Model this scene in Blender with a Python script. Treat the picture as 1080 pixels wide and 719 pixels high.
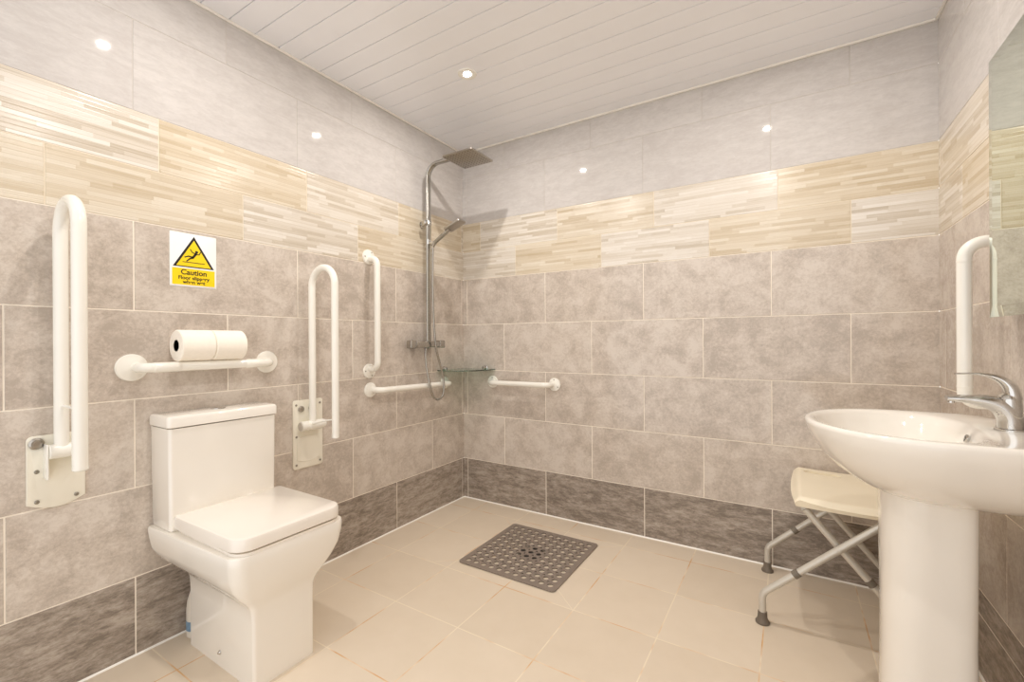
import bpy, bmesh, math, random
from mathutils import Vector, Matrix
PI = math.pi
random.seed(7)
for o in list(bpy.data.objects):
    bpy.data.objects.remove(o)
scene = bpy.context.scene
COL = scene.collection

# ------------------------------------------------------------------ camera
CAM = Vector((1.9118, -2.4439, 1.0735)); YAW = -0.55595; PITCH = -0.00059; ROLL = -0.00514; FPX = 471.4
cd = bpy.data.cameras.new('camera'); cam = bpy.data.objects.new('camera', cd); COL.objects.link(cam)
cd.sensor_fit = 'HORIZONTAL'; cd.sensor_width = 36.0; cd.lens = FPX / 1080 * 36.0; cd.clip_start = 0.02
fw = Vector((math.sin(YAW)*math.cos(PITCH), math.cos(YAW)*math.cos(PITCH), math.sin(PITCH)))
r0 = Vector((math.cos(YAW), -math.sin(YAW), 0)); u0 = r0.cross(fw)
rr = math.cos(ROLL)*r0 + math.sin(ROLL)*u0; uu = -math.sin(ROLL)*r0 + math.cos(ROLL)*u0
cam.matrix_world = Matrix(((rr.x, uu.x, -fw.x, CAM.x), (rr.y, uu.y, -fw.y, CAM.y), (rr.z, uu.z, -fw.z, CAM.z), (0, 0, 0, 1)))
scene.camera = cam

# ------------------------------------------------------------------ light and exposure
scene.view_settings.view_transform = 'Standard'; scene.view_settings.look = 'None'
scene.view_settings.gamma = 1.0; scene.view_settings.use_curve_mapping = False
EXPOSURE = 0.09
scene.view_settings.exposure = EXPOSURE
WORLD = 1.45          # added soft fill, entering where the front wall is left out
LAMP_W = 6.6          # each ceiling downlight
w = bpy.data.worlds.new('world'); scene.world = w; w.use_nodes = True
bg = w.node_tree.nodes['Background']; bg.inputs[0].default_value = (1.0, 0.99, 0.985, 1); bg.inputs[1].default_value = WORLD
try:
    scene.cycles.max_bounces = 12; scene.cycles.diffuse_bounces = 8; scene.cycles.caustics_reflective = False
    scene.cycles.sample_clamp_indirect = 6.0
except Exception: pass

# room size (metres)
W = 2.4254; H = 2.367; D = 3.05
ZP, Z1, Z2, Z3, Z4, Z5, Z6, Z7 = .2696, .5755, .8793, 1.1845, 1.4926, 1.6814, 1.8719, 2.1848

# ------------------------------------------------------------------ material helpers
def lin(c):
    return tuple(((v/255)/12.92 if v/255 <= .04045 else ((v/255+.055)/1.055)**2.4) for v in c) + (1,)

class NT:
    def __init__(s, name):
        s.m = bpy.data.materials.new(name); s.m.use_nodes = True; s.t = s.m.node_tree
        s.b = s.t.nodes['Principled BSDF']
    def n(s, typ, **kw):
        nd = s.t.nodes.new(typ)
        for k, v in kw.items(): setattr(nd, k, v)
        return nd
    def l(s, a, b): s.t.links.new(a, b)
    def math(s, op, a, b=None, c=None):
        nd = s.n('ShaderNodeMath', operation=op)
        for i, v in enumerate((a, b, c)):
            if v is None: continue
            if isinstance(v, (int, float)): nd.inputs[i].default_value = v
            else: s.l(v, nd.inputs[i])
        return nd.outputs[0]
    def mix(s, fac, a, b, bt='MIX'):
        nd = s.n('ShaderNodeMix', data_type='RGBA', blend_type=bt)
        for i, v in ((0, fac), (6, a), (7, b)):
            if isinstance(v, (int, float)): nd.inputs[i].default_value = v
            elif isinstance(v, tuple): nd.inputs[i].default_value = v
            else: s.l(v, nd.inputs[i])
        return nd.outputs[2]
    def ramp(s, fac, stops, interp='LINEAR'):
        nd = s.n('ShaderNodeValToRGB'); cr = nd.color_ramp; cr.interpolation = interp
        while len(cr.elements) < len(stops): cr.elements.new(0.5)
        for e, (p, c) in zip(cr.elements, stops): e.position = p; e.color = c
        s.l(fac, nd.inputs[0]); return nd.outputs[0]
    def noise(s, vec, scale, detail=4, rough=.5, dist=0.0):
        nd = s.n('ShaderNodeTexNoise'); s.l(vec, nd.inputs['Vector'])
        nd.inputs['Scale'].default_value = scale; nd.inputs['Detail'].default_value = detail
        nd.inputs['Roughness'].default_value = rough; nd.inputs['Distortion'].default_value = dist
        return nd.outputs['Fac']
    def comb(s, x, y, z=0.0):
        nd = s.n('ShaderNodeCombineXYZ')
        for i, v in enumerate((x, y, z)):
            if isinstance(v, (int, float)): nd.inputs[i].default_value = v
            else: s.l(v, nd.inputs[i])
        return nd.outputs[0]
    def uvxy(s):
        uv = s.n('ShaderNodeUVMap'); sp = s.n('ShaderNodeSeparateXYZ'); s.l(uv.outputs[0], sp.inputs[0])
        return sp.outputs[0], sp.outputs[1]
    def bump(s, h, strength=.2, dist=.002):
        nd = s.n('ShaderNodeBump'); s.l(h, nd.inputs['Height'])
        nd.inputs['Strength'].default_value = strength; nd.inputs['Distance'].default_value = dist
        s.l(nd.outputs[0], s.b.inputs['Normal'])

def plain(name, c, rough=.4, metal=0.0, coat=0.0, var=.03, nscale=6.0, spec=.5):
    """procedural material with a faint tonal variation"""
    q = NT(name); tc = q.n('ShaderNodeTexCoord')
    f = q.noise(tc.outputs['Object'], nscale, 3)
    base = lin(c); hi = tuple(min(1, v*(1+var)) for v in base[:3]) + (1,); lo = tuple(v*(1-var) for v in base[:3]) + (1,)
    q.l(q.ramp(f, [(.3, lo), (.7, hi)]), q.b.inputs['Base Color'])
    q.b.inputs['Roughness'].default_value = rough; q.b.inputs['Metallic'].default_value = metal
    q.b.inputs['Coat Weight'].default_value = coat; q.b.inputs['Coat Roughness'].default_value = .05
    q.b.inputs['Specular IOR Level'].default_value = spec
    return q.m

def stone_mat(name, dark, midc, light, streak=False, rough=.16):
    q = NT(name); u, v = q.uvxy()
    at = q.n('ShaderNodeAttribute', attribute_name='rnd'); sp = q.n('ShaderNodeSeparateColor'); q.l(at.outputs['Color'], sp.inputs[0])
    ox = q.math('MULTIPLY', sp.outputs[0], 37.0); oy = q.math('MULTIPLY', sp.outputs[1], 23.0)
    if streak:
        vec = q.comb(q.math('ADD', q.math('MULTIPLY', u, .34), ox), q.math('ADD', v, oy))
        f1 = q.noise(vec, 24, 10, .76, .3); f2 = q.noise(vec, 90, 7, .8, .4)
    else:
        vec = q.comb(q.math('ADD', u, ox), q.math('ADD', v, oy))
        f1 = q.noise(vec, 8.5, 10, .72, .3); f2 = q.noise(vec, 80, 7, .8, .3)
    f = q.math('ADD', q.math('MULTIPLY', f1, .6), q.math('MULTIPLY', f2, .4))
    f = q.math('ADD', f, q.math('MULTIPLY', q.math('SUBTRACT', sp.outputs[2], .5), .05))
    c = q.ramp(f, [(.42, lin(dark)), (.495, lin(midc)), (.575, lin(light))])
    q.l(c, q.b.inputs['Base Color']); q.b.inputs['Roughness'].default_value = rough
    q.bump(f2, .03, .0006)
    return q.m

def mosaic_mat(name):
    q = NT(name); u, v = q.uvxy()
    at = q.n('ShaderNodeAttribute', attribute_name='rnd'); sp = q.n('ShaderNodeSeparateColor'); q.l(at.outputs['Color'], sp.inputs[0])
    vv = q.math('DIVIDE', v, .0146); row = q.math('FLOOR', vv); fr = q.math('FRACT', vv)
    w1 = q.n('ShaderNodeTexWhiteNoise', noise_dimensions='2D'); q.l(q.comb(row, q.math('MULTIPLY', sp.outputs[0], 50)), w1.inputs['Vector'])
    uu_ = q.math('ADD', q.math('DIVIDE', u, .17), q.math('MULTIPLY', w1.outputs['Value'], 9.7))
    cell = q.math('FLOOR', uu_)
    w2 = q.n('ShaderNodeTexWhiteNoise', noise_dimensions='3D')
    q.l(q.comb(row, cell, q.math('MULTIPLY', sp.outputs[1], 31)), w2.inputs['Vector'])
    # thin long fibres inside each strip
    fib = q.noise(q.comb(q.math('MULTIPLY', u, 4.0), q.math('MULTIPLY', v, 260.0), sp.outputs[0]), 1.0, 3, .6)
    t = q.math('ADD', q.math('MULTIPLY', w2.outputs['Value'], .5), q.math('MULTIPLY', fib, .5))
    pale = q.ramp(t, [(.22, lin((186, 175, 158))), (.40, lin((210, 202, 190))), (.55, lin((220, 214, 205))), (.80, lin((230, 226, 220)))])
    warm = q.ramp(t, [(.22, lin((190, 173, 145))), (.40, lin((204, 190, 166))), (.55, lin((213, 201, 180))), (.80, lin((224, 216, 200)))])
    c = q.mix(sp.outputs[2], pale, warm)
    gap_shade = q.math('GREATER_THAN', q.math('ABSOLUTE', q.math('SUBTRACT', fr, .5)), .44)  # groove shade between the strips, painted into the colour
    w3 = q.n('ShaderNodeTexWhiteNoise', noise_dimensions='2D'); q.l(q.comb(row, q.math('ADD', cell, 7.3)), w3.inputs['Vector'])
    c = q.mix(q.math('MULTIPLY', q.math('MULTIPLY', gap_shade, w3.outputs['Value']), .55), c, lin((184, 168, 142)))
    q.l(c, q.b.inputs['Base Color']); q.b.inputs['Roughness'].default_value = .22
    edge = q.math('MINIMUM', q.math('MULTIPLY', fr, 8.0), q.math('MULTIPLY', q.math('SUBTRACT', 1.0, fr), 8.0)); edge = q.math('MINIMUM', edge, 1.0)
    q.bump(q.math('ADD', q.math('MULTIPLY', edge, .7), q.math('MULTIPLY', w2.outputs['Value'], .5)), .35, .001)
    return q.m

M = {}
M['stone'] = stone_mat('stone_tile', (180, 169, 158), (197, 186, 175), (211, 202, 192), rough=.12)
M['light'] = stone_mat('pale_stone_tile', (195, 190, 187), (201, 197, 194), (208, 204, 201), True, .035)
M['dark'] = stone_mat('dark_stone_tile', (128, 117, 107), (156, 145, 134), (182, 171, 160), True, .22)
M['mosaic'] = mosaic_mat('strip_mosaic_tile')
M['grout'] = plain('cream_grout', (238, 230, 217), .8, nscale=30)
M['beigejoint'] = plain('beige_grout', (226, 215, 196), .8, nscale=30)
M['joint'] = plain('pale_grey_grout', (200, 194, 188), .8, nscale=30)
M['ceramic'] = plain('white_ceramic', (240, 236, 228), .09, coat=.6, var=.01)
M['seatwhite'] = plain('white_toilet_seat', (240, 234, 225), .18, coat=.3, var=.01)
M['railwhite'] = plain('white_powder_coat', (240, 238, 230), .25, coat=.3, var=.015)
M['cream'] = plain('cream_plastic', (240, 231, 208), .38, var=.02)
M['chrome'] = plain('chrome', (205, 203, 199), .045, 1.0, var=.02)
M['satin'] = plain('satin_chrome', (176, 173, 167), .2, 1.0, var=.02)
M['brushed'] = plain('brushed_steel', (176, 170, 162), .28, 1.0, var=.04, nscale=30)
M['alu'] = plain('anodised_aluminium', (206, 202, 193), .36, .35, var=.03)
M['rubber'] = plain('grey_rubber', (112, 102, 90), .65, var=.06)
M['greyplastic'] = plain('grey_plastic', (118, 110, 98), .5, var=.04)
M['mat'] = plain('grey_rubber_mat', (134, 122, 112), .55, var=.06, nscale=40)
M['paper'] = plain('toilet_paper', (249, 243, 232), .95, var=.02, nscale=80, spec=.1)
M['card'] = plain('cardboard', (176, 154, 124), .9, var=.06)
M['plank'] = plain('white_ceiling_board', (240, 241, 245), .2, var=.01)
M['groove'] = plain('ceiling_groove', (110, 102, 95), .7)
M['bead'] = plain('white_sealant', (246, 243, 236), .35)
M['signwhite'] = plain('sign_white', (240, 240, 238), .35, var=.01)
M['yellow'] = plain('sign_yellow', (250, 214, 18), .35, var=.02)
M['black'] = plain('sign_black', (28, 24, 20), .45)
M['blue'] = plain('blue_label', (120, 150, 175), .4, var=.2, nscale=60)
M['bottle'] = plain('translucent_white_plastic', (215, 208, 196), .3)
M['darkhole'] = plain('dark_drain', (30, 24, 20), .5)
M['ivory'] = plain('ivory_powder_coat', (238, 234, 220), .28, coat=.3, var=.02)
M['screw'] = plain('steel_screw', (150, 144, 132), .35, .9)
M['brass'] = plain('dull_brass', (104, 84, 60), .4, .7)

def glass_mat():
    q = NT('green_edged_glass'); q.b.inputs['Base Color'].default_value = lin((190, 228, 210))
    q.b.inputs['Transmission Weight'].default_value = 1.0; q.b.inputs['Roughness'].default_value = .02; q.b.inputs['IOR'].default_value = 1.5
    return q.m
M['glass'] = glass_mat()
def mirror_mat():
    q = NT('mirror_glass'); q.b.inputs['Base Color'].default_value = lin((222, 230, 218)); q.b.inputs['Metallic'].default_value = 1
    q.b.inputs['Roughness'].default_value = .01
    return q.m
M['mirror'] = mirror_mat()
M['mirroredge'] = plain('pale_green_glass_edge', (208, 222, 204), .15)
def lamp_mat():
    q = NT('lit_lamp_lens'); q.b.inputs['Emission Color'].default_value = (1, .93, .82, 1); q.b.inputs['Emission Strength'].default_value = 25
    return q.m
M['lamp'] = lamp_mat()

def floor_mat():
    q = NT('floor_tiles'); tc = q.n('ShaderNodeTexCoord'); sp = q.n('ShaderNodeSeparateXYZ'); q.l(tc.outputs['Object'], sp.inputs[0])
    x, y = sp.outputs[0], sp.outputs[1]
    P = .325
    def joint(c, off, hw=.0022):
        t = q.math('DIVIDE', q.math('SUBTRACT', c, off), P)
        d = q.math('MULTIPLY', q.math('ABSOLUTE', q.math('SUBTRACT', t, q.math('ROUND', t))), P)
        return q.math('LESS_THAN', d, hw)
    g = q.math('MAXIMUM', joint(x, .85), joint(y, -.482))
    # falls cut on the diagonal towards the drain
    dx = q.math('SUBTRACT', x, .80); dy = q.math('SUBTRACT', y, -.48)
    ax, ay = q.math('ABSOLUTE', dx), q.math('ABSOLUTE', dy)
    dg = q.math('LESS_THAN', q.math('ABSOLUTE', q.math('SUBTRACT', q.math('MULTIPLY', ax, .325/.37), ay)), .0020)
    ins = q.math('MULTIPLY', q.math('LESS_THAN', ax, .37), q.math('LESS_THAN', ay, .325))
    g = q.math('MAXIMUM', g, q.math('MULTIPLY', dg, ins))
    tx = q.math('FLOOR', q.math('DIVIDE', q.math('SUBTRACT', x, .85), P)); ty = q.math('FLOOR', q.math('DIVIDE', q.math('SUBTRACT', y, -.482), P))
    wn = q.n('ShaderNodeTexWhiteNoise', noise_dimensions='2D'); q.l(q.comb(tx, ty), wn.inputs['Vector'])
    f = q.noise(tc.outputs['Object'], 9, 5, .6)
    t = q.math('ADD', q.math('MULTIPLY', f, .6), q.math('MULTIPLY', wn.outputs['Value'], .4))
    tile = q.ramp(t, [(.25, lin((217, 203, 183))), (.75, lin((225, 212, 193)))])
    st = q.noise(tc.outputs['Object'], 4.2, 3, .6)
    gc = q.ramp(st, [(.46, lin((236, 224, 202))), (.62, lin((212, 170, 120)))])
    q.l(q.mix(g, tile, gc), q.b.inputs['Base Color'])
    q.l(q.ramp(g, [(0, (.30, .30, .30, 1)), (1, (.8, .8, .8, 1))]), q.b.inputs['Roughness'])
    q.bump(q.math('SUBTRACT', 1.0, g), .35, .0012)
    return q.m
M['floor'] = floor_mat()

# ------------------------------------------------------------------ mesh helpers
def link(name, bm, mat, parent=None, angle=38, smooth=True):
    bmesh.ops.recalc_face_normals(bm, faces=bm.faces)
    ca = math.cos(math.radians(angle))
    for f in bm.faces: f.smooth = smooth
    if smooth:
        for e in bm.edges:
            if len(e.link_faces) == 2 and e.link_faces[0].normal.dot(e.link_faces[1].normal) < ca: e.smooth = False
    me = bpy.data.meshes.new(name); bm.to_mesh(me); bm.free()
    o = bpy.data.objects.new(name, me); COL.objects.link(o)
    if isinstance(mat, (list, tuple)):
        for m_ in mat: me.materials.append(M[m_])
    else: me.materials.append(M[mat])
    if parent is not None:
        o.parent = parent
        off = Vector(parent.location)
        if parent.parent: off = off + Vector(parent.parent.location)
        if off.length: me.transform(Matrix.Translation(-off))
    return o

def thing(name, label, cat, loc=(0, 0, 0), group=None):
    o = bpy.data.objects.new(name, None); COL.objects.link(o); o.location = loc; o.empty_display_size = .05
    o['label'] = label; o['category'] = cat
    if group: o['group'] = group
    return o
def tag(o, label, cat, group=None):
    o['label'] = label; o['category'] = cat
    if group: o['group'] = group
    return o
def struct(o): o['kind'] = 'structure'; return o

def box(bm, x0, x1, y0, y1, z0, z1, bev=0.0, seg=3):
    r = bmesh.ops.create_cube(bm, size=1.0); vs = r['verts']
    for v in vs: v.co = Vector(((x0+x1)/2 + v.co.x*(x1-x0), (y0+y1)/2 + v.co.y*(y1-y0), (z0+z1)/2 + v.co.z*(z1-z0)))
    if bev > 0:
        es = list({e for v in vs for e in v.link_edges})
        bmesh.ops.bevel(bm, geom=es, offset=bev, segments=seg, profile=.5, affect='EDGES')

def basis(d):
    d = Vector(d).normalized(); a = Vector((0, 0, 1)) if abs(d.z) < .9 else Vector((1, 0, 0))
    x = d.cross(a).normalized(); return x, d.cross(x).normalized(), d

def lathe(bm, origin, axis, prof, n=32):
    """prof: list of (distance along axis, radius)"""
    x, y, d = basis(axis); O = Vector(origin); rings = []
    for t, r in prof:
        if r < 1e-6: rings.append([bm.verts.new(O + d*t)])
        else: rings.append([bm.verts.new(O + d*t + (x*math.cos(2*PI*i/n) + y*math.sin(2*PI*i/n))*r) for i in range(n)])
    for a, b in zip(rings, rings[1:]): bridge(bm, a, b)
    if len(rings[0]) > 1: bm.faces.new(rings[0])
    if len(rings[-1]) > 1: bm.faces.new(rings[-1])

def bridge(bm, a, b):
    n = max(len(a), len(b))
    for i in range(n):
        j = (i+1) % n
        if len(a) == 1: bm.faces.new((a[0], b[i], b[j]))
        elif len(b) == 1: bm.faces.new((a[i], a[j], b[0]))
        else: bm.faces.new((a[i], a[j], b[j], b[i]))

def fillet(pts, rad, seg=8):
    pts = [Vector(p) for p in pts]; out = [pts[0]]
    for i in range(1, len(pts)-1):
        p0, p1, p2 = pts[i-1], pts[i], pts[i+1]
        a = (p0-p1); b = (p2-p1); r = rad[i-1] if isinstance(rad, (list, tuple)) else rad
        ang = a.angle(b)
        if ang > PI-.01 or r <= 0: out.append(p1); continue
        t = min(r/math.tan(ang/2), a.length*.49 if i > 1 else a.length*.98, b.length*.49 if i < len(pts)-2 else b.length*.98)
        r = t*math.tan(ang/2); A = p1 + a.normalized()*t; B = p1 + b.normalized()*t
        c = p1 + (a.normalized()+b.normalized()).normalized()*(r/math.sin(ang/2))
        va, vb = A-c, B-c; th = va.angle(vb)
        for k in range(seg+1):
            s = k/seg; out.append(c + (va*math.sin((1-s)*th) + vb*math.sin(s*th))/math.sin(th))
    out.append(pts[-1]); return out

def sweep(bm, pts, rad, n=16, caps=True, flat=None, roll=None):
    """tube along pts; rad number or list; flat=(a,b) multipliers of the section's two axes (or list)"""
    pts = [Vector(p) for p in pts]; N = len(pts); T = []
    for i in range(N):
        t = (pts[min(i+1, N-1)] - pts[max(i-1, 0)]); T.append(t.normalized())
    x = Vector(roll) if roll else basis(T[0])[0]
    x = (x - T[0]*x.dot(T[0])).normalized(); rings = []
    for i in range(N):
        x = (x - T[i]*x.dot(T[i])).normalized(); y = T[i].cross(x)
        r = rad[i] if isinstance(rad, (list, tuple)) else rad
        fa = (1, 1) if flat is None else (flat[i] if isinstance(flat, list) else flat)
        rings.append([bm.verts.new(pts[i] + (x*math.cos(2*PI*k/n)*fa[0] + y*math.sin(2*PI*k/n)*fa[1])*r) for k in range(n)])
    for a, b in zip(rings, rings[1:]): bridge(bm, a, b)
    if caps: bm.faces.new(rings[0]); bm.faces.new(rings[-1])

def rrect(cx, cy, hx, hy, r, z, n=6, rf=None):
    """closed rounded rectangle; rf = radius of the +x corners"""
    out = []
    for (sx, sy, a0) in ((1, 1, 0), (-1, 1, 90), (-1, -1, 180), (1, -1, 270)):
        q = (rf if (rf is not None and sx > 0) else r)
        for k in range(n+1):
            a = math.radians(a0 + 90*k/n)
            out.append(Vector((cx + sx*(hx-q) + q*math.cos(a), cy + sy*(hy-q) + q*math.sin(a), z)))
    return out
def loft(bm, loops, cap0=True, cap1=True):
    rs = [[bm.verts.new(p) for p in L] for L in loops]
    for a, b in zip(rs, rs[1:]): bridge(bm, a, b)
    if cap0: bm.faces.new(rs[0])
    if cap1: bm.faces.new(rs[-1])
def tube(name, pts, r, mat, parent, n=16, **k):
    bm = bmesh.new(); sweep(bm, pts, r, n, **k); return link(name, bm, mat, parent)
def turned(name, origin, axis, prof, mat, parent, n=32):
    bm = bmesh.new(); lathe(bm, origin, axis, prof, n); return link(name, bm, mat, parent)

# ------------------------------------------------------------------ room shell
MATIX = {'stone': 0, 'light': 1, 'dark': 2, 'mosaic': 3}
def tiled_wall(name, place, u0, u1, rows, thick=.06):
    """place(u, v, depth) -> point; tiles stand 1.5 mm proud of the grout, each with a fine chamfer"""
    bm = bmesh.new(); uvl = bm.loops.layers.uv.new('UVMap'); cl = bm.loops.layers.float_color.new('rnd')
    G, CH, DP = .0021, .0010, .0014
    def quad(co, uvs, mi, rnd):
        f = bm.faces.new([bm.verts.new(place(*c)) for c in co]); f.material_index = mi
        for lp, q in zip(f.loops, uvs): lp[uvl].uv = q; lp[cl] = rnd
    for (z0, z1, joints, kind, seq) in rows:
        G = {'light': .0012, 'mosaic': .0015}.get(kind, .0021)
        js = [u0] + [j for j in joints if u0+.004 < j < u1-.004] + [u1]
        for i, (a, b) in enumerate(zip(js, js[1:])):
            warm = seq[i % len(seq)] if seq else 0.0
            rnd = (random.random(), random.random(), warm if kind == 'mosaic' else random.random(), 1)
            ga, gb = (G if i else 0), (G if b < u1 else 0)
            o = [(a+ga, z0+G), (b-gb, z0+G), (b-gb, z1-G), (a+ga, z1-G)]
            ca, cb = (CH if i else 0), (CH if b < u1 else 0)
            n_ = [(a+ga+ca, z0+G+CH), (b-gb-cb, z0+G+CH), (b-gb-cb, z1-G-CH), (a+ga+ca, z1-G-CH)]
            mi = MATIX[kind]
            quad([(p[0], p[1], 0) for p in n_], n_, mi, rnd)
            for k in range(4):
                k2 = (k+1) % 4
                quad([(o[k][0], o[k][1], -DP), (o[k2][0], o[k2][1], -DP), (n_[k2][0], n_[k2][1], 0), (n_[k][0], n_[k][1], 0)],
                     [o[k], o[k2], n_[k2], n_[k]], mi, rnd)
        # grout bed of this course
        gi = 5 if kind == 'light' else (6 if kind == 'mosaic' else 4)
        quad([(u0, z0, -DP), (u1, z0, -DP), (u1, z1, -DP), (u0, z1, -DP)], [(u0, z0), (u1, z0), (u1, z1), (u0, z1)], gi, (0, 0, 0, 1))
    z0, z1 = rows[0][0], rows[-1][1]
    back = [(u0, z0), (u1, z0), (u1, z1), (u0, z1)]
    quad([(p[0], p[1], -thick) for p in back], back, 4, (0, 0, 0, 1))
    for k in range(4):
        a, b = back[k], back[(k+1) % 4]
        quad([(a[0], a[1], -DP), (b[0], b[1], -DP), (b[0], b[1], -thick), (a[0], a[1], -thick)], [a, b, b, a], 4, (0, 0, 0, 1))
    # orient every face outwards to the room where it is a tile face
    room = (place(u0, 1, 1) - place(u0, 1, 0)).normalized()
    bm.normal_update()
    for f in bm.faces:
        d = f.normal.dot(room)
        c = f.calc_center_median(); dep = (c - place(u0, 0, 0)).dot(room)
        if dep > -thick*.5 and d < -.1: f.normal_flip()
        if dep < -thick*.9 and d > 0: f.normal_flip()
    me = bpy.data.meshes.new(name); bm.to_mesh(me); bm.free()
    for k in ('stone', 'light', 'dark', 'mosaic', 'grout', 'joint', 'beigejoint'): me.materials.append(M[k])
    o = bpy.data.objects.new(name, me); COL.objects.link(o); return struct(o)

def seq_j(start, pitch, n=8): return sorted(start + pitch*k for k in range(-2, n))
T = .602
back_rows = [
    (0, ZP, seq_j(.0325, T), 'dark', None), (ZP, Z1, seq_j(.3335, T), 'stone', None), (Z1, Z2, seq_j(.0325, T), 'stone', None),
    (Z2, Z3, seq_j(.3335, T), 'stone', None), (Z3, Z4, seq_j(.0325, T), 'stone', None),
    (Z4, Z5, seq_j(.423, .573), 'mosaic', [.15, .9, .1, .9, 0]), (Z5, Z6, seq_j(.146, .574), 'mosaic', [.9, .2, .75, .1, 1]),
    (Z6, Z7, seq_j(.0325, T), 'light', None), (Z7, H, seq_j(.3335, T), 'light', None)]
tiled_wall('wall_back', lambda u, v, d: Vector((u, -d, v)), 0, W, back_rows)
# left wall: u measured as y (negative towards the viewer)
left_rows = [
    (0, ZP, seq_j(-.0187-T*5, T), 'dark', None), (ZP, Z1, seq_j(-.3197-T*5, T), 'stone', None), (Z1, Z2, seq_j(-.0187-T*5, T), 'stone', None),
    (Z2, Z3, seq_j(-.3197-T*5, T), 'stone', None), (Z3, Z4, seq_j(-.0187-T*5, T), 'stone', None),
    (Z4, Z5, seq_j(-.306-.578*5, .578), 'mosaic', [.2, .9, .9, .15, .85, .3]), (Z5, Z6, seq_j(-.598-.5765*5, .5765), 'mosaic', [.2, .8, .15, 1, .25, .9]),
    (Z6, Z7, seq_j(-.0187-T*5, T), 'light', None), (Z7, H, seq_j(-.3197-T*5, T), 'light', None)]
tiled_wall('wall_left', lambda u, v, d: Vector((d, u, v)), -D, 0, left_rows)
right_rows = [
    (0, .19, seq_j(-.35-T*5, T), 'dark', None), (.19, ZP, seq_j(-.35-T*5, T), 'dark', None), (ZP, Z1, seq_j(-.652-T*5, T), 'stone', None), (Z1, Z2, seq_j(-.35-T*5, T), 'stone', None),
    (Z2, Z3, seq_j(-.685-T*5, T), 'stone', None), (Z3, Z4, seq_j(-.212-T*5, T), 'stone', None),
    (Z4, Z5, seq_j(-.289-.575*5, .575), 'mosaic', [.9, .2, .9, .2, 1, .4]), (Z5, Z6, seq_j(-.02-.575*5, .575), 'mosaic', [.2, .9, .2, .8, .5, .5]),
    (Z6, Z7, seq_j(-.61-T*5, T), 'light', None), (Z7, H, seq_j(-.31-T*5, T), 'light', None)]
tiled_wall('wall_right', lambda u, v, d: Vector((W-d, u, v)), -D, 0, right_rows)

bm = bmesh.new(); box(bm, -.06, W+.06, -D, .06, -.06, 0); struct(link('floor', bm, 'floor', smooth=False))

# ceiling: tongue-and-groove boards running left to right
bm = bmesh.new(); g = .0022; gd = .006
js = [-.697 + .1025*k for k in range(7, -24, -1)]; js = [0.0] + [j for j in js if -D < j < -.02] + [-D]
prev = None
def cv(y, z): return [bm.verts.new((-.06, y, z)), bm.verts.new((W+.06, y, z))]
line = [(0.06, H)]
for j in js[1:-1]: line += [(j+g, H), (j+.0012, H+gd), (j-.0012, H+gd), (j-g, H)]
line += [(-D, H)]
vs = [cv(*p) for p in line]
for i, (a, b) in enumerate(zip(vs, vs[1:])):
    f = bm.faces.new((a[0], a[1], b[1], b[0])); f.material_index = 1 if i % 4 == 2 else 0
t0, t1 = cv(.06, H+.06), cv(-D, H+.06)
bm.faces.new((t0[0], t0[1], t1[1], t1[0])); bm.faces.new((vs[0][0], vs[0][1], t0[1], t0[0])); bm.faces.new((vs[-1][0], vs[-1][1], t1[1], t1[0]))
struct(link('ceiling', bm, ['plank', 'groove'], smooth=False))

# white beads: ceiling edge and floor sealant
def bead(name, pts, r):
    bm = bmesh.new(); sweep(bm, pts, r, 10); return struct(link(name, bm, 'bead'))
bm = bmesh.new()
box(bm, 0, .010, -D, 0, H-.010, H-.0005, .002); struct(link('trim_1', bm, 'bead'))
bm = bmesh.new(); box(bm, .010, W-.010, -.010, 0, H-.010, H-.0005, .002); struct(link('trim_2', bm, 'bead'))
bm = bmesh.new(); box(bm, W-.010, W, -D, 0, H-.010, H-.0005, .002); struct(link('trim_3', bm, 'bead'))
def seal(name, a, b, inward):
    """triangular sealant fillet between floor and wall"""
    bm = bmesh.new(); a = Vector(a); b = Vector(b); i_ = Vector(inward); s = .0055
    A = [bm.verts.new(p) for p in (a, a+i_*s, a+Vector((0, 0, s)))]; B = [bm.verts.new(p) for p in (b, b+i_*s, b+Vector((0, 0, s)))]
    bridge(bm, A, B); bm.faces.new(A); bm.faces.new(B); struct(link(name, bm, 'bead', smooth=False))
seal('trim_4', (0, -D, 0.0002), (0, 0, 0.0002), (1, 0, 0)); seal('trim_5', (0, 0, 0.0002), (W, 0, 0.0002), (0, -1, 0)); seal('trim_6', (W, -D, 0.0002), (W, 0, 0.0002), (-1, 0, 0))

# ------------------------------------------------------------------ ceiling lamps
def downlight(x, y, label):
    t = thing('downlight', label, 'ceiling light', (x, y, H), 'recessed ceiling downlights')
    turned('ring', (x, y, H), (0, 0, -1), [(0, .046), (.004, .044), (.005, .034), (.002, .022), (0, .022)], 'railwhite', t)
    turned('lens', (x, y, H-.0005), (0, 0, -1), [(0, .020), (.0022, .019), (.0035, .013), (.004, 0)], 'lamp', t)
    ld = bpy.data.lights.new('lamp_glow', 'AREA'); ld.shape = 'DISK'; ld.size = .030; ld.energy = LAMP_W; ld.color = (1, .935, .87)
    lo = bpy.data.objects.new('lamp_glow', ld); COL.objects.link(lo); lo.parent = t; lo.location = (0, 0, -.008)
downlight(.59, -.715, 'small round lit downlight recessed in the ceiling, nearest the shower head')
downlight(.60, -1.733, 'small round lit downlight recessed in the ceiling above the toilet')
downlight(1.80, -.695, 'small round lit downlight recessed in the ceiling above the folding stool')
downlight(1.80, -1.72, 'small round lit downlight recessed in the ceiling right beside the viewer')

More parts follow.
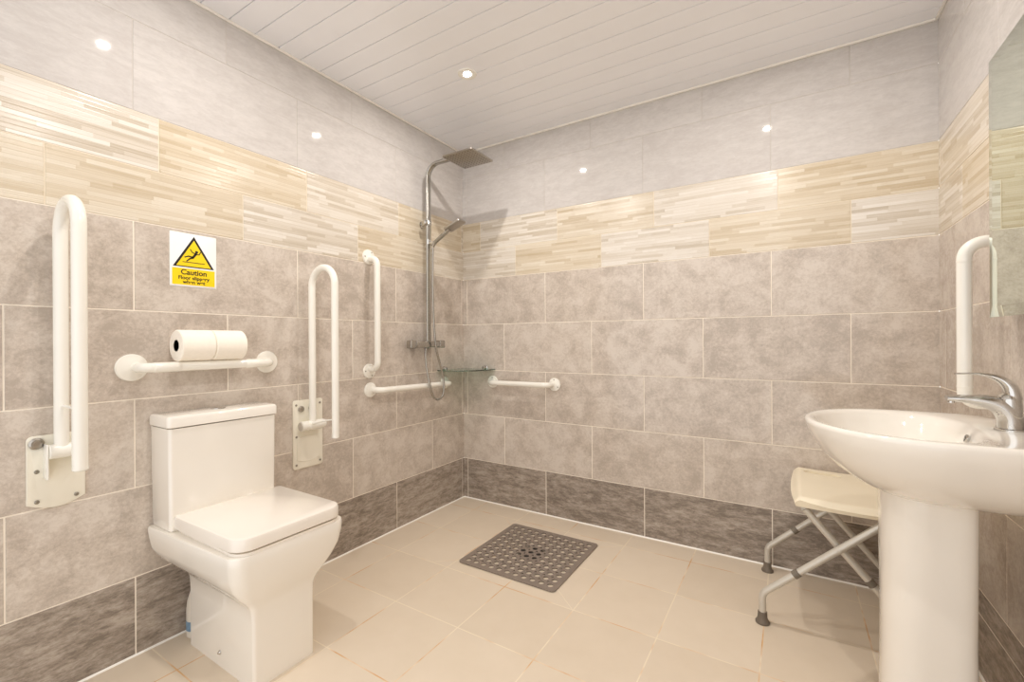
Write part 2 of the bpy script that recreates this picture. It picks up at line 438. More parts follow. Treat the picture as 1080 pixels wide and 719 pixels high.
# ------------------------------------------------------------------ toilet
TY = -1.597
t = thing('toilet', 'white close-coupled square toilet with its lid closed, against the left wall', 'toilet', (.25, TY, 0))
def sm(a, b, v): q_ = min(1, max(0, (v-a)/(b-a))); return q_*q_*(3-2*q_)
# pan: lofted rounded rectangles from the floor to the rim
pan = [(0.0, .090, .510, .103, .010), (.20, .090, .510, .103, .010), (.245, .088, .512, .106, .014), (.262, .092, .516, .114, .018),
       (.275, .082, .520, .125, .024), (.295, .062, .527, .143, .03), (.325, .035, .534, .162, .034), (.36, .015, .539, .175, .036),
       (.40, .006, .541, .183, .038), (.428, .004, .541, .185, .038), (.434, .006, .538, .182, .036)]
bm = bmesh.new(); loft(bm, [rrect((a+b)/2, TY+.020*sm(.26, .40, z), (b-a)/2, hw+.010*sm(.26, .38, z), min(r, .014), z, 7, rf=r*1.1) for z, a, b, hw, r in pan])
for v in bm.verts:      # the bowl is a little wider towards the cistern
    if v.co.y < TY: v.co.y -= .024*max(0, 1-v.co.x/.54)*sm(.27, .36, v.co.z)
link('pan', bm, 'ceramic', t, 50)
bm = bmesh.new(); loft(bm, [rrect(.338, TY+.020, .200, .181, .02, .4345, 7, rf=.05), rrect(.338, TY+.020, .200, .181, .02, .443, 7, rf=.05)])
link('seat', bm, 'seatwhite', t)
lidz = [(.4475, -.004), (.450, 0), (.478, 0), (.486, -.003), (.4895, -.009)]
bm = bmesh.new(); loft(bm, [rrect(.339, TY+.020, .203+d, .186+d, .020+d*.5, z, 7, rf=.054+d*.5) for z, d in lidz])
for v in bm.verts:
    if v.co.y < TY: v.co.y -= .010*max(0, 1-v.co.x/.54)
link('lid', bm, 'seatwhite', t)
for s in (-1, 1):
    turned('hinge', (.15, TY+s*.085, .4365), (0, 0, 1), [(0, .014), (.012, .014), (.014, .011)], 'seatwhite', t, 20)
bm = bmesh.new()
loft(bm, [rrect(.077, TY-.003, .072+d, .180+d, .012, z, 5) for z, d in ((.4345, -.004), (.44, 0), (.782, .003))])
cis = link('cistern', bm, 'ceramic', t)
bm = bmesh.new()
loft(bm, [rrect(.080, TY-.003, .078+d, .188+d, .014, z, 6) for z, d in ((.785, -.004), (.787, 0), (.816, 0), (.822, -.003), (.8245, -.008))])
link('cistern_lid', bm, 'ceramic', t)
fb = turned('flush_button', (.080, TY, .824), (0, 0, 1), [(0, .024), (.004, .024), (.006, .021), (.0062, 0)], 'chrome', t)
for s in (-1, 1):
    turned('floor_bolt', (.305, TY+s*.102, .047), (0, s, 0), [(0, .007), (.003, .007), (.006, .003), (.008, .003)], 'chrome', t, 14)

# bottle tucked behind the pan
t = thing('cleaner_bottle', 'small whitish plastic bottle with a blue label on the floor behind the toilet', 'bottle', (.052, -1.662, 0))
turned('bottle_body', (.052, -1.662, 0.001), (0, 0, 1), [(0, .027), (.004, .031), (.10, .031), (.13, .028), (.17, .016), (.18, .011), (.195, .011)], 'bottle', t, 28)
turned('label', (.052, -1.662, .028), (0, 0, 1), [(0, .0312), (0, .0318), (.034, .0318), (.034, .0312)], 'blue', t, 28)
turned('cap', (.052, -1.662, .197), (0, 0, 1), [(0, .013), (.02, .013), (.022, .011)], 'signwhite', t, 20)

# ------------------------------------------------------------------ fold-up support rails on the left wall
def plate_outline(y0, y1, z0, z1, r, bulge=0.0, n=6):
    pts = []
    for (cy, cz, a0) in ((y1-r, z1-r, 0), (y0+r, z1-r, 90)):
        for k in range(n+1):
            a = math.radians(a0+90*k/n); pts.append((cy+r*math.cos(a), cz+r*math.sin(a)))
    if bulge:
        N = 14
        for k in range(N+1):
            s = k/N; y = y0 + (y1-y0)*s; pts.append((y, z0 + bulge*(1-math.sin(PI*s)) ))
    else:
        for (cy, cz, a0) in ((y0+r, z0+r, 180), (y1-r, z0+r, 270)):
            for k in range(n+1):
                a = math.radians(a0+90*k/n); pts.append((cy+r*math.cos(a), cz+r*math.sin(a)))
    return pts
def flat_plate(name, outline, x0, x1, mat, parent):
    bm = bmesh.new(); A = [bm.verts.new((x0, y, z)) for y, z in outline]; B = [bm.verts.new((x1-.0015, y, z)) for y, z in outline]
    cy = sum(p[0] for p in outline)/len(outline); cz = sum(p[1] for p in outline)/len(outline)
    C_ = [bm.verts.new((x1, y+(cy-y)*.018, z+(cz-z)*.018)) for y, z in outline]
    bridge(bm, A, B); bridge(bm, B, C_); bm.faces.new(A); bm.faces.new(C_); return link(name, bm, mat, parent)
def screw(y, z, x, parent, r=.0045, mat='screw'):
    return turned('screw', (x, y, z), (1, 0, 0), [(0, r), (.0012, r), (.003, r*.6), (.0032, 0)], mat, parent, 14)
def u_rail(t, y, z_hinge, z_top, z_free, xi=.038, xo=.203, r=.0165):
    pts = fillet([(xi, y, z_hinge), (xi, y, z_top), (xo, y, z_top), (xo, y, z_free)], (xo-xi)/2*.999, 16)
    tube('rail', pts, r, 'railwhite', t, 24)
    turned('end_cap', (xo, y, z_free+.001), (0, 0, -1), [(0, r*1.03), (.006, r*1.03), (.010, r*.8), (.011, 0)], 'railwhite', t, 24)

t = thing('drop_down_rail', 'large white fold-up support rail on the left wall, beside the left edge, folded upright', 'grab rail', (0, -2.02, .57), 'white fold-up support rails on the left wall')
pl = flat_plate('wall_plate', plate_outline(-2.083, -1.954, .574, .797, .014, .020), .0005, .007, 'ivory', t)
for (y, z) in ((-2.062, .69), (-2.062, .60), (-1.975, .60), (-1.975, .69)): screw(y, z, .007, pl, .006)
turned('pivot_bolt', (.0072, -2.0625, .774), (1, 0, 0), [(0, .017), (.003, .017), (.006, .012), (.012, .010), (.014, 0)], 'brushed', t, 24)
turned('hinge_barrel', (.038, -2.044, .749), (0, 1, 0), [(0, .020), (.002, .022), (.064, .022), (.066, .020)], 'railwhite', t, 28)
bm = bmesh.new(); box(bm, .0065, .050, -2.0490, -2.0445, .668, .772, .0022); link('hinge_ear', bm, 'railwhite', t)
bm = bmesh.new(); box(bm, .0065, .050, -1.9775, -1.9725, .685, .776, .0022); link('hinge_ear', bm, 'railwhite', t)
u_rail(t, -2.015, .756, 1.489, .720, r=.0174)
tube('locking_clip', fillet([(.038, -2.015, .885), (.095, -2.015, .885), (.186, -2.015, .885)], 0), .004, 'railwhite', t, 10)

t = thing('drop_down_rail', 'white fold-up support rail on the left wall right of the toilet, folded upright', 'grab rail', (0, -1.177, .50), 'white fold-up support rails on the left wall')
pl = flat_plate('wall_plate', plate_outline(-1.253, -1.103, .492, .806, .012), .0005, .007, 'ivory', t)
for (y, z) in ((-1.238, .785), (-1.118, .785), (-1.238, .64), (-1.238, .512), (-1.118, .512)): screw(y, z, .007, pl, .005)
flat_plate('raised_pad', plate_outline(-1.236, -1.125, .52, .64, .02, .012), .007, .009, 'ivory', t)
turned('pivot_bolt', (.0072, -1.215, .765), (1, 0, 0), [(0, .014), (.004, .014), (.008, .008), (.009, 0)], 'brushed', t, 20)
turned('pivot_bolt', (.0072, -1.165, .765), (1, 0, 0), [(0, .012), (.004, .012), (.008, .006), (.009, 0)], 'brushed', t, 20)
turned('hinge_barrel', (.038, -1.236, .690), (0, 1, 0), [(0, .020), (.001, .022), (.030, .022), (.031, .0205), (.034, .0205), (.035, .0225), (.105, .0225), (.120, .018)], 'railwhite', t, 28)
turned('barrel_end', (.038, -1.2365, .690), (0, -1, 0), [(0, .019), (.003, .018), (.004, 0)], 'alu', t, 24)
tube('release_lever', [(.055, -1.19, .700), (.10, -1.165, .712), (.15, -1.155, .720)], [.006, .005, .003], 'railwhite', t, 10)
u_rail(t, -1.177, .695, 1.408, .655, r=.0155)

# ------------------------------------------------------------------ grab bars
def flange(name, o, axis, parent, r=.040):
    return turned(name, o, axis, [(0.0003, r), (.004, r), (.008, r*.93), (.010, r*.6), (.012, r*.5)], 'railwhite', parent, 36)
def grab_bar(t, a, b, normal, stand=.068, r=.0165, screws=True, fr=.040, sleeve=True):
    """a, b: flange centres on the wall; tube bends out of each flange"""
    a, b, nrm = Vector(a), Vector(b), Vector(normal); d = (b-a).normalized(); ins = .012
    p = fillet([a+d*ins+nrm*.004, a+d*ins+nrm*stand, b-d*ins+nrm*stand, b-d*ins+nrm*.004], .038, 12)
    tube('bar', p, r, 'railwhite', t, 24)
    for q in (a, b):
        f = flange('flange', q, nrm, t, fr)
        if screws:
            e1 = nrm.cross(d)
            for k in range(3):
                an = PI/2 + k*2*PI/3; c = q + (d*math.cos(an)+e1*math.sin(an))*fr*.72 + nrm*.0085
                turned('screw', c, nrm, [(0, .004), (.0012, .004), (.0022, .0022), (.0024, 0)], 'screw', f, 10)
    return t
def sleeve(t, a, b, r=.0172):
    a, b = Vector(a), Vector(b); turned('cover_sleeve', a, b-a, [(0, r), (.001, r+.0006), ((b-a).length-.001, r+.0006), ((b-a).length, r)], 'railwhite', t, 24)
t = grab_bar(thing('grab_bar', 'white horizontal grab bar above the toilet with two toilet rolls lying on it', 'grab bar', (0, -1.6, .988)), (0, -1.833, .988), (0, -1.369, .988), (1, 0, 0), r=.0165, screws=False, fr=.0465)
sleeve(t, (.068, -1.795, .988), (.068, -1.715, .988), .0168); sleeve(t, (.068, -1.49, .988), (.068, -1.42, .988), .0168)
grab_bar(thing('grab_bar', 'white vertical grab bar on the left wall between the fold-up rail and the shower', 'grab bar', (0, -.815, 1.2)), (0, -.818, .916), (0, -.818, 1.524), (1, 0, 0))
t = grab_bar(thing('grab_bar', 'white horizontal grab bar on the left wall behind the shower hose', 'grab bar', (0, -.5, .808)), (0, -.811, .814), (0, -.203, .803), (1, 0, 0), screws=False)
t = grab_bar(thing('grab_bar', 'white short horizontal grab bar on the back wall right of the glass shelf', 'grab bar', (.47, 0, .804)), (.244, 0, .803), (.697, 0, .806), (0, -1, 0))
# bar beside the mirror, no visible flanges
t = thing('grab_bar', 'thick white vertical grab bar on the right wall between tap and mirror', 'grab bar', (W, -.631, 1.1))
tube('bar', fillet([(W-.0005, -.631, 1.353), (2.347, -.631, 1.353), (2.347, -.631, .886), (W-.0005, -.631, .886)], [.046, .030], 12), .0172, 'railwhite', t, 28)
for za, zb in ((1.296, 1.302), (.930, .934)):
    turned('joint_collar', (2.347, -.631, za), (0, 0, 1), [(0, .0172), (.0005, .0178), (zb-za, .0178), (zb-za+.0005, .0172)], 'railwhite', t, 28)

# ------------------------------------------------------------------ toilet rolls
def roll(y0, y1, label):
    R, rc, x, z = .0565, .021, .0585, 1.0622
    t = thing('toilet_roll', label, 'toilet roll', (x, y0, z), 'toilet rolls on the grab bar')
    L = y1-y0
    turned('paper', (x, y0, z), (0, 1, 0), [(.0, rc), (0, R-.003), (.003, R), (L-.003, R), (L, R-.003), (L, rc), (0, rc)], 'paper', t, 48)
    turned('cardboard_core', (x, y0, z), (0, 1, 0), [(.001, rc-.0003), (.001, rc-.002), (L-.001, rc-.002), (L-.001, rc-.0003), (.001, rc-.0003)], 'card', t, 32)
roll(-1.724, -1.616, 'white toilet roll lying on the grab bar, the left one with its open core showing')
roll(-1.6145, -1.505, 'white toilet roll lying on the grab bar, the right one, core end hidden')

# ------------------------------------------------------------------ caution sign
t = thing('caution_sign', 'white and yellow slippery floor warning sign on the left wall above the toilet', 'sign', (0, -1.643, 1.28))
SY0, SY1, SZ0, SZ1 = -1.721, -1.565, 1.281, 1.481
flat_plate('sign_board', plate_outline(SY0, SY1, SZ0, SZ1, .003), .0003, .0022, 'signwhite', t)
def flat_poly(name, pts, x0, x1, mat, holes=()):
    """polygon(s) in the sign's own plane, with thickness, through a filled 2D curve"""
    cu = bpy.data.curves.new(name, 'CURVE'); cu.dimensions = '2D'; cu.fill_mode = 'BOTH'; cu.extrude = (x1-x0)/2
    for loop in [pts] + list(holes):
        s = cu.splines.new('POLY'); s.points.add(len(loop)-1)
        for p, q in zip(s.points, loop): p.co = (q[0], q[1], 0, 1)
        s.use_cyclic_u = True
    return curve_to_mesh(cu, name, (x0+x1)/2, mat)
def curve_to_mesh(cu, name, xc, mat):
    tmp = bpy.data.objects.new('tmp', cu); COL.objects.link(tmp); bpy.context.view_layer.update()
    me = bpy.data.meshes.new_from_object(tmp.evaluated_get(bpy.context.evaluated_depsgraph_get()))
    bpy.data.objects.remove(tmp); bpy.data.curves.remove(cu)
    me.name = name
    # local x -> world y, local y -> world z, local z -> world x
    me.transform(Matrix(((0, 0, 1, xc), (1, 0, 0, 0), (0, 1, 0, 0), (0, 0, 0, 1))))
    me.materials.clear(); me.materials.append(M[mat]); return me
def add_me(me, parent):
    o = bpy.data.objects.new(me.name, me); COL.objects.link(o); o.parent = parent; me.transform(Matrix.Translation(-Vector(parent.location))); return o
yc = (SY0+SY1)/2
add_me(flat_poly('yellow_panel', [(SY0+.007, SZ0+.007), (SY1-.007, SZ0+.007), (SY1-.007, SZ0+.068), (SY0+.007, SZ0+.068)], .0022, .0026, 'yellow'), t)
tri = lambda s, c=0.0: [(yc-.070*s, 1.3925-.0+ .040*(1-s)), (yc+.070*s, 1.3925-.0 + .040*(1-s)), (yc, 1.3925+.040+.0335*s+.0*c+.0)]
def triangle(s):
    cx, cz = yc, 1.398; h = .071; b = .0685
    return [(cx-b*s, 1.3545+(.0235)*(1-s)), (cx+b*s, 1.3545+(.0235)*(1-s)), (cx, 1.3545+.0235*(1-s)+.117*s)]
add_me(flat_poly('triangle_border', triangle(1.0), .0022, .0026, 'black'), t)
add_me(flat_poly('triangle_field', triangle(.84), .0026, .0029, 'yellow'), t)
def stroke(a, b, w0, w1):
    a, b = Vector(a), Vector(b); d = (b-a).normalized(); n_ = Vector((-d.y, d.x)); pts = []
    for k in range(7): an = PI/2 + PI*k/6; pts.append(a + (n_*math.sin(an) + d*math.cos(an))*w0/2)
    for k in range(7): an = -PI/2 + PI*k/6; pts.append(b + (n_*math.sin(an) + d*math.cos(an))*w1/2)
    return [(p.x, p.y) for p in pts]
fg = []
def S(ax, ay, bx, by, w0=.0045, w1=.0038): fg.append(stroke((yc+ax, 1.40+ay), (yc+bx, 1.40+by), w0, w1))
S(.006, .007, -.004, -.008, .0085, .0075)        # trunk leaning back
S(-.004, -.009, -.014, -.013, .006, .005); S(-.014, -.013, -.024, -.023, .005, .004)     # lower leg bent
S(-.003, -.007, -.018, -.004, .006, .0045); S(-.018, -.004, -.030, -.009, .0045, .004)   # raised leg
S(.005, .007, -.006, .012, .004, .0035); S(-.006, .012, -.012, .022, .0035, .003)        # arm thrown back
S(.007, .006, .017, .006, .004, .0035); S(.017, .006, .022, .016, .0035, .003)           # arm thrown forward
fg.append([(yc+.0085+.0052*math.cos(2*PI*k/16), 1.4145+.0052*math.sin(2*PI*k/16)) for k in range(16)])
S(-.037, -.027, .035, -.027, .0026, .0026)
bmf = bmesh.new()
for q in fg:
    A = [bmf.verts.new((.0029, y, z)) for y, z in q]; B = [bmf.verts.new((.0032, y, z)) for y, z in q]
    bridge(bmf, A, B); bmf.faces.new(A); bmf.faces.new(B)
link('falling_figure', bmf, 'black', t, smooth=False)
def text(body, size, z, name, off=.0, xs=1.0):
    cu = bpy.data.curves.new(name, 'FONT'); cu.body = body; cu.size = size; cu.align_x = 'CENTER'; cu.extrude = .00015; cu.offset = off
    cu.space_character = xs
    me = curve_to_mesh(cu, name, .00275, 'black')
    me.transform(Matrix.Translation((0, yc, z))); add_me(me, t)
text('Caution', .027, SZ0+.0455, 'lettering', .0006)
text('Floor slippery', .0185, SZ0+.0275, 'lettering', .0005)
text('when wet', .0185, SZ0+.012, 'lettering', .0005)

# ------------------------------------------------------------------ shower set
SYY = -.412
t = thing('shower_set', 'chrome rain shower with riser pipe and thermostatic bar valve in the left corner', 'shower', (0, SYY, 1.05))
rp = fillet([(.058, SYY, 1.068), (.058, SYY, 2.136), (.36, SYY, 2.136), (.36, SYY, 2.118)], [.075, .012], 12)
tube('riser_pipe', rp, .0115, 'satin', t, 18, flat=(1.7, .95), roll=(0, 1, 0))
for z in (1.785,):
    turned('wall_bracket', (.0005, SYY, z), (1, 0, 0), [(0, .018), (.006, .018), (.008, .010), (.058, .010)], 'chrome', t, 20)
bm = bmesh.new()
loft(bm, [rrect(.36, SYY, .105+d, .105+d, .010, z, 4) for z, d in ((2.106, -.003), (2.1075, 0), (2.114, 0), (2.116, -.004))])
sh = link('shower_head', bm, 'brushed', t)
bm = bmesh.new()
for i in range(10):
    for j in range(10):
        lathe(bm, (.36-.090+.0200*i, SYY-.090+.0200*j, 2.1062), (0, 0, -1), [(0, .0032), (.0025, .0022), (.0026, 0)], 6)
nz = link('nozzles', bm, 'greyplastic', sh); nz['kind'] = 'stuff'
# bar valve
bm = bmesh.new(); box(bm, .038, .078, -.535, -.330, 1.036, 1.073, .006, 3); link('bar_valve', bm, 'satin', t)
for y0, s in ((-.5355, -1), (-.3295, 1)):
    bm = bmesh.new(); box(bm, .037, .079, min(y0, y0+s*.045), max(y0, y0+s*.045), 1.032, 1.078, .006, 3); link('valve_knob', bm, 'satin', t)
for y in (-.50, -.365):
    turned('wall_inlet', (.0005, y, 1.055), (1, 0, 0), [(0, .026), (.006, .026), (.010, .016), (.041, .016)], 'chrome', t, 24)
turned('slider_bracket', (.058, SYY, 1.655), (0, 0, 1), [(0, .015), (.002, .018), (.030, .018), (.032, .015)], 'chrome', t, 24)
turned('slider_knob', (.058, SYY-.012, 1.785), (0, -1, 0), [(0, .010), (.012, .010), (.014, .015), (.030, .015), (.032, .012)], 'chrome', t, 20)
turned('slider_collar', (.058, SYY, 1.768), (0, 0, 1), [(0, .015), (.002, .018), (.034, .018), (.036, .015)], 'chrome', t, 24)
tube('handset_holder', [(.066, SYY, 1.668), (.088, SYY, 1.660), (.104, SYY, 1.664)], [.011, .012, .011], 'chrome', t, 16)
# hose and handset hang in the holder
t2 = t
hp = fillet([(.092, SYY, 1.640), (.108, SYY+.002, 1.664), (.215, SYY+.01, 1.732)], .05, 8)
hs = tube('hand_shower', hp, [.010+.003*i/(len(hp)-1) for i in range(len(hp))], 'satin', t2, 16, flat=(1.15, .8), roll=(0, 1, 0))
# rectangular spray head, tilted
ax = Vector((.93, .02, .36)).normalized(); ay = Vector((0, 1, 0)); az = ax.cross(ay).normalized(); c = Vector((.252, SYY+.012, 1.749))
bm = bmesh.new(); loops = []
for dz, dd in ((-.007, -.003), (-.006, 0), (.005, 0), (.008, -.005)):
    loops.append([c + ax*p.x + ay*p.y + az*dz for p in rrect(0, 0, .060+dd, .036+dd, .012, 0, 5)])
loft(bm, loops); link('spray_head', bm, 'brushed', hs)
def catmull(P, n=10):
    P = [Vector(p) for p in P]; P = [P[0]*2-P[1]] + P + [P[-1]*2-P[-2]]; out = []
    for i in range(1, len(P)-2):
        for k in range(n):
            s = k/n; out.append(.5*((2*P[i]) + (-P[i-1]+P[i+1])*s + (2*P[i-1]-5*P[i]+4*P[i+1]-P[i+2])*s*s + (-P[i-1]+3*P[i]-3*P[i+1]+P[i+2])*s**3))
    out.append(P[-2]); return out
hose = catmull([(.058, -.440, 1.036), (.070, -.452, .95), (.095, -.452, .83), (.105, -.425, .74), (.105, -.375, .722), (.105, -.335, .76), (.10, -.335, .86),
                (.10, -.385, 1.0), (.10, -.408, 1.12), (.098, -.418, 1.30), (.094, -.416, 1.50), (.0925, SYY, 1.635)], 12)
tube('hose', hose, .0064, 'satin', t2, 10)

# ------------------------------------------------------------------ corner glass shelf
t = thing('corner_shelf', 'small green-edged glass corner shelf with chrome clips beside the shower', 'shelf', (.0, 0, .885))
bm = bmesh.new(); out = [(.004, -.004)]
for k in range(25):
    a = PI/2*k/24; out.append((.004+.262*math.cos(a)**.9, -.004-.272*math.sin(a)**.9))
A = [bm.verts.new((x, y, .882)) for x, y in out]; B = [bm.verts.new((x, y, .888)) for x, y in out]
bridge(bm, A, B); bm.faces.new(A); bm.faces.new(B); link('glass_plate', bm, 'glass', t)
for (x, y, ax_) in ((0, -.215, (1, 0, 0)), (.185, 0, (0, -1, 0))):
    o = Vector((x, y, .894)); d = Vector(ax_)
    turned('chrome_clip', o + d*.0003, d, [(0, .017), (.004, .017), (.006, .013), (.026, .013), (.030, .010)], 'chrome', t, 22)

# ------------------------------------------------------------------ drain and mat
t = thing('floor_drain', 'round dark floor drain under the middle of the holed mat', 'drain', (.80, -.478, 0))
turned('drain_ring', (.80, -.478, .0002), (0, 0, 1), [(0, .072), (.0012, .071), (.0014, .064), (.0008, .062)], 'screw', t, 36)
turned('drain_grid', (.80, -.478, .0003), (0, 0, 1), [(0, .062), (.0007, .062), (.0008, .01), (.0008, 0)], 'darkhole', t, 36)
cu = bpy.data.curves.new('shower_mat', 'CURVE'); cu.dimensions = '2D'; cu.fill_mode = 'BOTH'; cu.extrude = .0020
def spl(loop):
    s = cu.splines.new('POLY'); s.points.add(len(loop)-1)
    for p, q in zip(s.points, loop): p.co = (q[0], q[1], 0, 1)
    s.use_cyclic_u = True
spl([(p.x, p.y) for p in rrect(0, 0, .260, .262, .020, 0, 6)])
NM = 11; pitch = .0445
for i in range(NM):
    for j in range(NM):
        cx, cy = (i-(NM-1)/2)*pitch, (j-(NM-1)/2)*pitch
        spl([(cx+.0136*math.cos(2*PI*k/14), cy+.0136*math.sin(2*PI*k/14)) for k in range(14)])
for i in range(NM-1):
    for j in range(NM-1):
        cx, cy = (i-(NM-2)/2)*pitch, (j-(NM-2)/2)*pitch
        spl([(cx+.0062*math.cos(2*PI*k/10), cy+.0062*math.sin(2*PI*k/10)) for k in range(10)])
tmp = bpy.data.objects.new('tmp', cu); COL.objects.link(tmp); bpy.context.view_layer.update()
me = bpy.data.meshes.new_from_object(tmp.evaluated_get(bpy.context.evaluated_depsgraph_get())); bpy.data.objects.remove(tmp)
me.materials.clear(); me.materials.append(M['mat'])
o = bpy.data.objects.new('shower_mat', me); COL.objects.link(o); o.location = (.798, -.481, .0042)
tag(o, 'square grey rubber shower mat full of round holes on the beige floor', 'shower mat')

# ------------------------------------------------------------------ folding stool
t = thing('folding_stool', 'folding shower stool with cream plastic seat and crossed aluminium legs behind the washbasin', 'stool', (2.1, -.28, 0))
sx0, sx1, sy0, sy1 = 1.913, 2.330, -.517, -.022
bm = bmesh.new(); NX, NY = 84, 100
def sm(a, b, v): s = min(1, max(0, (v-a)/(b-a))); return s*s*(3-2*s)
def seat_xy(i, j):
    s, q = 2*i/NX-1, 2*j/NY-1                       # squircle mapping for rounded plan corners
    k = .16; x = s*(1-k*q*q*s*s*.35); y = q*(1-k*s*s*q*q*.35)
    return (sx0+sx1)/2 + x*(sx1-sx0)/2, (sy0+sy1)/2 + y*(sy1-sy0)/2, x, y
def seat_z(X, Y, s, q):
    dip = .008*(1-abs(s)**2)                         # slightly saddled seat
    ex = sm(.80, 1.0, abs(s)); ey = sm(.86, 1.0, abs(q))
    z = .500 - dip - .030*ex**2 - .018*ey**2
    for yc_ in (sy1-.085,):                 # hand slots
        d = max(abs(X-2.03)-.050, 0)**2 + (Y-yc_)**2
        z -= .032*(1-sm(.0150, .0165, math.sqrt(d)))
    return z
top = [[None]*(NY+1) for _ in range(NX+1)]; bot = [[None]*(NY+1) for _ in range(NX+1)]
for i in range(NX+1):
    for j in range(NY+1):
        X, Y, s, q = seat_xy(i, j); z = seat_z(X, Y, s, q); top[i][j] = bm.verts.new((X, Y, z)); bot[i][j] = bm.verts.new((X+(2.1175-X)*.02, Y+(-.276-Y)*.02, .461))
for i in range(NX):
    for j in range(NY):
        bm.faces.new((top[i][j], top[i+1][j], top[i+1][j+1], top[i][j+1])); bm.faces.new((bot[i][j], bot[i][j+1], bot[i+1][j+1], bot[i+1][j]))
for i in range(NX):
    for j in (0, NY): bm.faces.new((top[i][j], top[i+1][j], bot[i+1][j], bot[i][j]))
for j in range(NY):
    for i in (0, NX): bm.faces.new((top[i][j], top[i][j+1], bot[i][j+1], bot[i][j]))
link('seat', bm, 'cream', t, 50)
RL = .0125
for y, yb in ((-.505, -.478), (-.062, -.089)):
    # leg A from the left foot up to the right, leg B (inside) from the right foot up to the left
    pa = fillet([(1.820, y, .004), (1.820, y, .112), (2.178, y, .446), (2.215, y, .449)], [.045, .02], 8)
    l1 = tube('leg', pa, RL, 'alu', t, 16)
    pb = fillet([(2.275, yb, .004), (2.275, yb, .080), (1.957, yb, .449)], [.045], 8)
    l2 = tube('leg', pb, RL, 'alu', t, 16)
    for lg, px, yy in ((l1, 1.820, y), (l2, 2.275, yb)):
        turned('rubber_foot', (px, yy, 0.0005), (0, 0, 1), [(0, .024), (.006, .0245), (.012, .020), (.022, .0165), (.042, .0155), (.043, .0127)], 'rubber', lg, 24)
    dA = Vector((2.178-1.820, 0, .446-.112)).normalized(); c = Vector((1.820, y, .112)) + dA*.138
    turned('height_collar', c, dA, [(0, .0127), (.001, .0148), (.022, .0148), (.023, .0127)], 'greyplastic', l1, 20)
    dB = Vector((1.957-2.275, 0, .449-.080)).normalized(); c = Vector((2.275, yb, .080)) + dB*.185
    turned('height_collar', c, dB, [(0, .0127), (.001, .0148), (.022, .0148), (.023, .0127)], 'greyplastic', l2, 20)
    yy = min(y, yb) if y < -.3 else max(y, yb)
    s_ = 1 if y < -.3 else -1
    # crossing point of the two legs
    xx = 2.0
    za = lambda x: .112 + (x-1.820)*(.446-.112)/(2.178-1.820)
    zb = lambda x: .449 + (x-1.957)*(.080-.449)/(2.275-1.957)
    for k in range(400):
        xx = 1.9 + k*.001
        if za(xx) >= zb(xx): break
    turned('pivot_rivet', (xx, y - s_*.0145, za(xx)), (0, s_, 0), [(0, .004), (.002, .008), (.055, .008), (.057, .004)], 'alu', t, 16)
for x, a, b in ((1.957, -.478, -.089), (2.215, -.505, -.062)):
    tube('seat_rail', [(x, a, .448), (x, b, .448)], .0120, 'alu', t, 16)

# ------------------------------------------------------------------ washbasin
BY = -.835
t = thing('washbasin', 'white oval pedestal washbasin on the right wall, front right', 'washbasin', (W, BY, 0))
NB = 96
def ring(uc, af, ab, b, z, pf=2.15, pb=5.0, tilt=0.0):
    """u grows from the wall into the room; superellipse front and back halves; centre uc"""
    L = []
    for k in range(NB):
        a = 2*PI*k/NB; c_, s_ = math.cos(a), math.sin(a); p = pf if c_ > 0 else pb; q = af if c_ > 0 else ab
        r = (abs(c_/q)**p + abs(s_/b)**p)**(-1/p)
        L.append(Vector((W-.0006-(uc + r*c_), BY + r*s_, z + tilt*(uc+r*c_))))
    return L
bm = bmesh.new(); R_ = []
# from the underside up over the rim and down into the bowl
for uc, af, ab, b, z in ((.19, .020, .020, .030, .656), (.19, .085, .185, .100, .657), (.19, .135, .188, .140, .668), (.192, .172, .189, .180, .688), (.195, .207, .194, .219, .717), (.20, .240, .199, .252, .757),
                         (.20, .264, .1995, .273, .800), (.20, .275, .1995, .281, .831), (.20, .275, .1995, .280, .8395), (.20, .270, .195, .275, .8435), (.20, .262, .188, .267, .8435)):
    R_.append(ring(uc, af, ab, b, z))
for uc, af, ab, b, z, pb in ((.225, .228, .130, .240, .8415, 2.6), (.235, .212, .125, .230, .834, 2.4), (.235, .200, .115, .218, .811, 2.3), (.235, .178, .105, .193, .771, 2.2), (.23, .145, .095, .150, .742, 2), (.225, .08, .06, .08, .727, 2), (.22, .026, .026, .026, .722, 2)):
    R_.append(ring(uc, af, ab, b, z, 2.1, pb))
loft(bm, R_, True, True); link('basin', bm, 'ceramic', t, 60)
bm = bmesh.new()
def ped(z, hx, hy, cx=.210): 
    L = []
    for k in range(64):
        a = 2*PI*k/64; c_, s_ = math.cos(a), math.sin(a); p = 2.5 if c_ > 0 else 6
        r = (abs(c_/hx)**p + abs(s_/hy)**p)**(-1/p); L.append(Vector((W-(cx + r*c_), BY + r*s_, z)))
    return L
loft(bm, [ped(0, .098, .102), (ped(.03, .098, .101)), ped(.06, .094, .097), ped(.30, .091, .094), ped(.55, .093, .096), ped(.6605, .094, .097)])
link('pedestal', bm, 'ceramic', t, 50)
turned('overflow_ring', (W-.124, BY, .813), Vector((-1, 0, .25)), [(0, .011), (.003, .011), (.004, .008), (.001, .0075)], 'chrome', t, 24)
turned('overflow_hole', (W-.124, BY, .813), Vector((-1, 0, .25)), [(0, .0074), (.0015, .0074), (.0016, 0)], 'darkhole', t, 20)
turned('waste_plug', (W-.22, BY, .7225), (0, 0, 1), [(0, .024), (.003, .024), (.006, .018), (.007, 0)], 'chrome', t, 24)
turned('fixing_bolt', (W-.0005, BY+.115, .640), (-1, 0, 0), [(0, .010), (.05, .010), (.052, .006)], 'brass', t, 14)

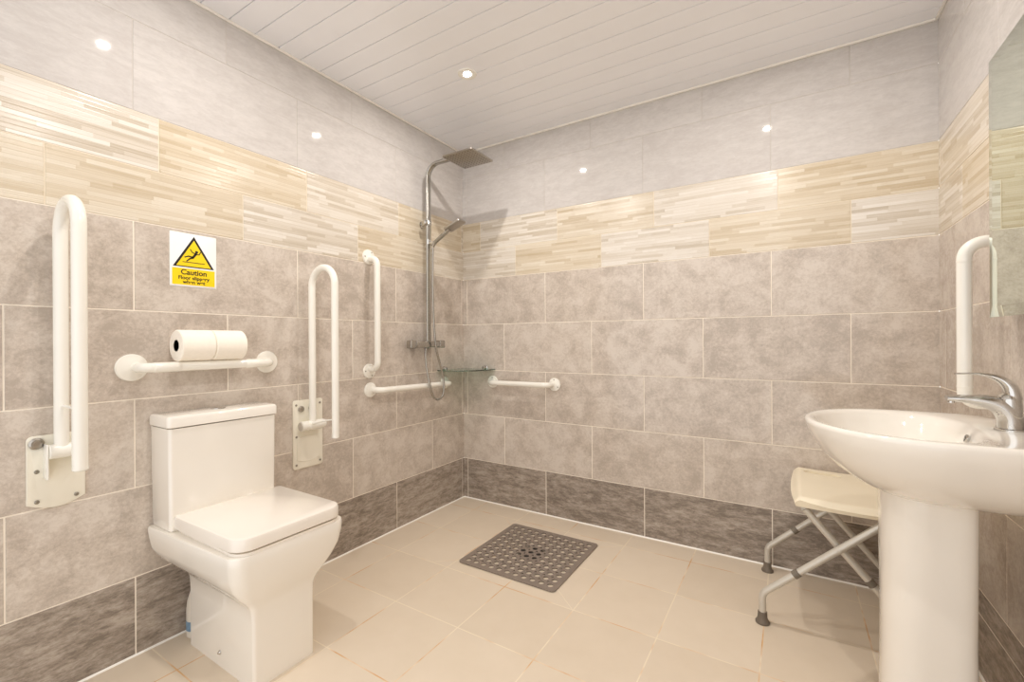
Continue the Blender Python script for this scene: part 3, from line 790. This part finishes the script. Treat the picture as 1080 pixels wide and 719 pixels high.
# mixer tap standing on the basin
t = thing('mixer_tap', 'chrome single-lever mixer tap on the back of the white washbasin', 'tap', (2.385, BY, .8425))
bp = catmull([(2.380, BY, .8430), (2.379, BY, .872), (2.369, BY, .896), (2.345, BY, .9105), (2.305, BY, .9165), (2.262, BY, .9165)], 6)
nb = len(bp)-1
def lerp(a, s):
    x = s*(len(a)-1); i = min(int(x), len(a)-2); return a[i] + (a[i+1]-a[i])*(x-i)
tube('tap_body', bp, [lerp([.025, .0245, .0245, .020, .0145, .010], i/nb) for i in range(nb+1)], 'chrome', t, 28, flat=[(lerp([1, 1, 1, 1.15, 1.35, 1.6], i/nb), lerp([1, 1, 1, .95, .8, .7], i/nb)) for i in range(nb+1)], roll=(0, 1, 0))
turned('base_ring', (2.380, BY, .8424), (0, 0, 1), [(0, .029), (.004, .029), (.006, .026)], 'chrome', t, 32)
turned('aerator', (2.272, BY, .910), (-.1, 0, -1), [(0, .008), (.005, .008), (.006, .006)], 'chrome', t, 18)
turned('lever_cap', (2.380, BY, .885), (-.05, 0, 1), [(0, .022), (.032, .0225), (.044, .019), (.052, .010), (.053, 0)], 'chrome', t, 28)
hp = catmull([(2.385, BY, .920), (2.380, BY, .948), (2.363, BY, .969), (2.337, BY, .980), (2.310, BY, .983), (2.279, BY, .981)], 6); nh = len(hp)-1
tube('lever', hp, [lerp([.019, .018, .0135, .008, .005, .0035], i/nh) for i in range(nh+1)], 'chrome', t, 20, flat=[(lerp([1.0, 1.0, 1.2, 1.6, 2.2, 2.4], i/nh), lerp([.9, .85, .75, .65, .6, .6], i/nh)) for i in range(nh+1)], roll=(0, 1, 0))

# ------------------------------------------------------------------ mirror
t = thing('wall_mirror', 'frameless pale green tinted mirror on the right wall above the washbasin', 'mirror', (W, -1.1, 1.1))
my1, my0, mz0, mz1, mx = -.725, -1.275, 1.130, 1.822, 2.372
bm = bmesh.new(); bw = .028
def mr(x, d): return [bm.verts.new(p) for p in ((x, my0+d, mz0+d), (x, my1-d, mz0+d), (x, my1-d, mz1-d), (x, my0+d, mz1-d))]
a, b, c_ = mr(mx+.006, 0), mr(mx+.0022, 0), mr(mx, bw)
bm.faces.new(a); bridge(bm, a, b); bridge(bm, b, c_); bm.faces.new(c_)
for f in bm.faces: f.material_index = 0
for f in bm.faces:
    if all(abs(v.co.x-mx) > .002 for v in f.verts) and not all(abs(v.co.x-mx-.006) < 1e-4 for v in f.verts): f.material_index = 1
link('mirror_glass', bm, ['mirror', 'mirroredge'], t, smooth=False)
bm = bmesh.new(); box(bm, mx+.0062, W-.0006, my0+.03, my1-.03, mz0+.03, mz1-.03, .003); link('backing_box', bm, 'signwhite', t)
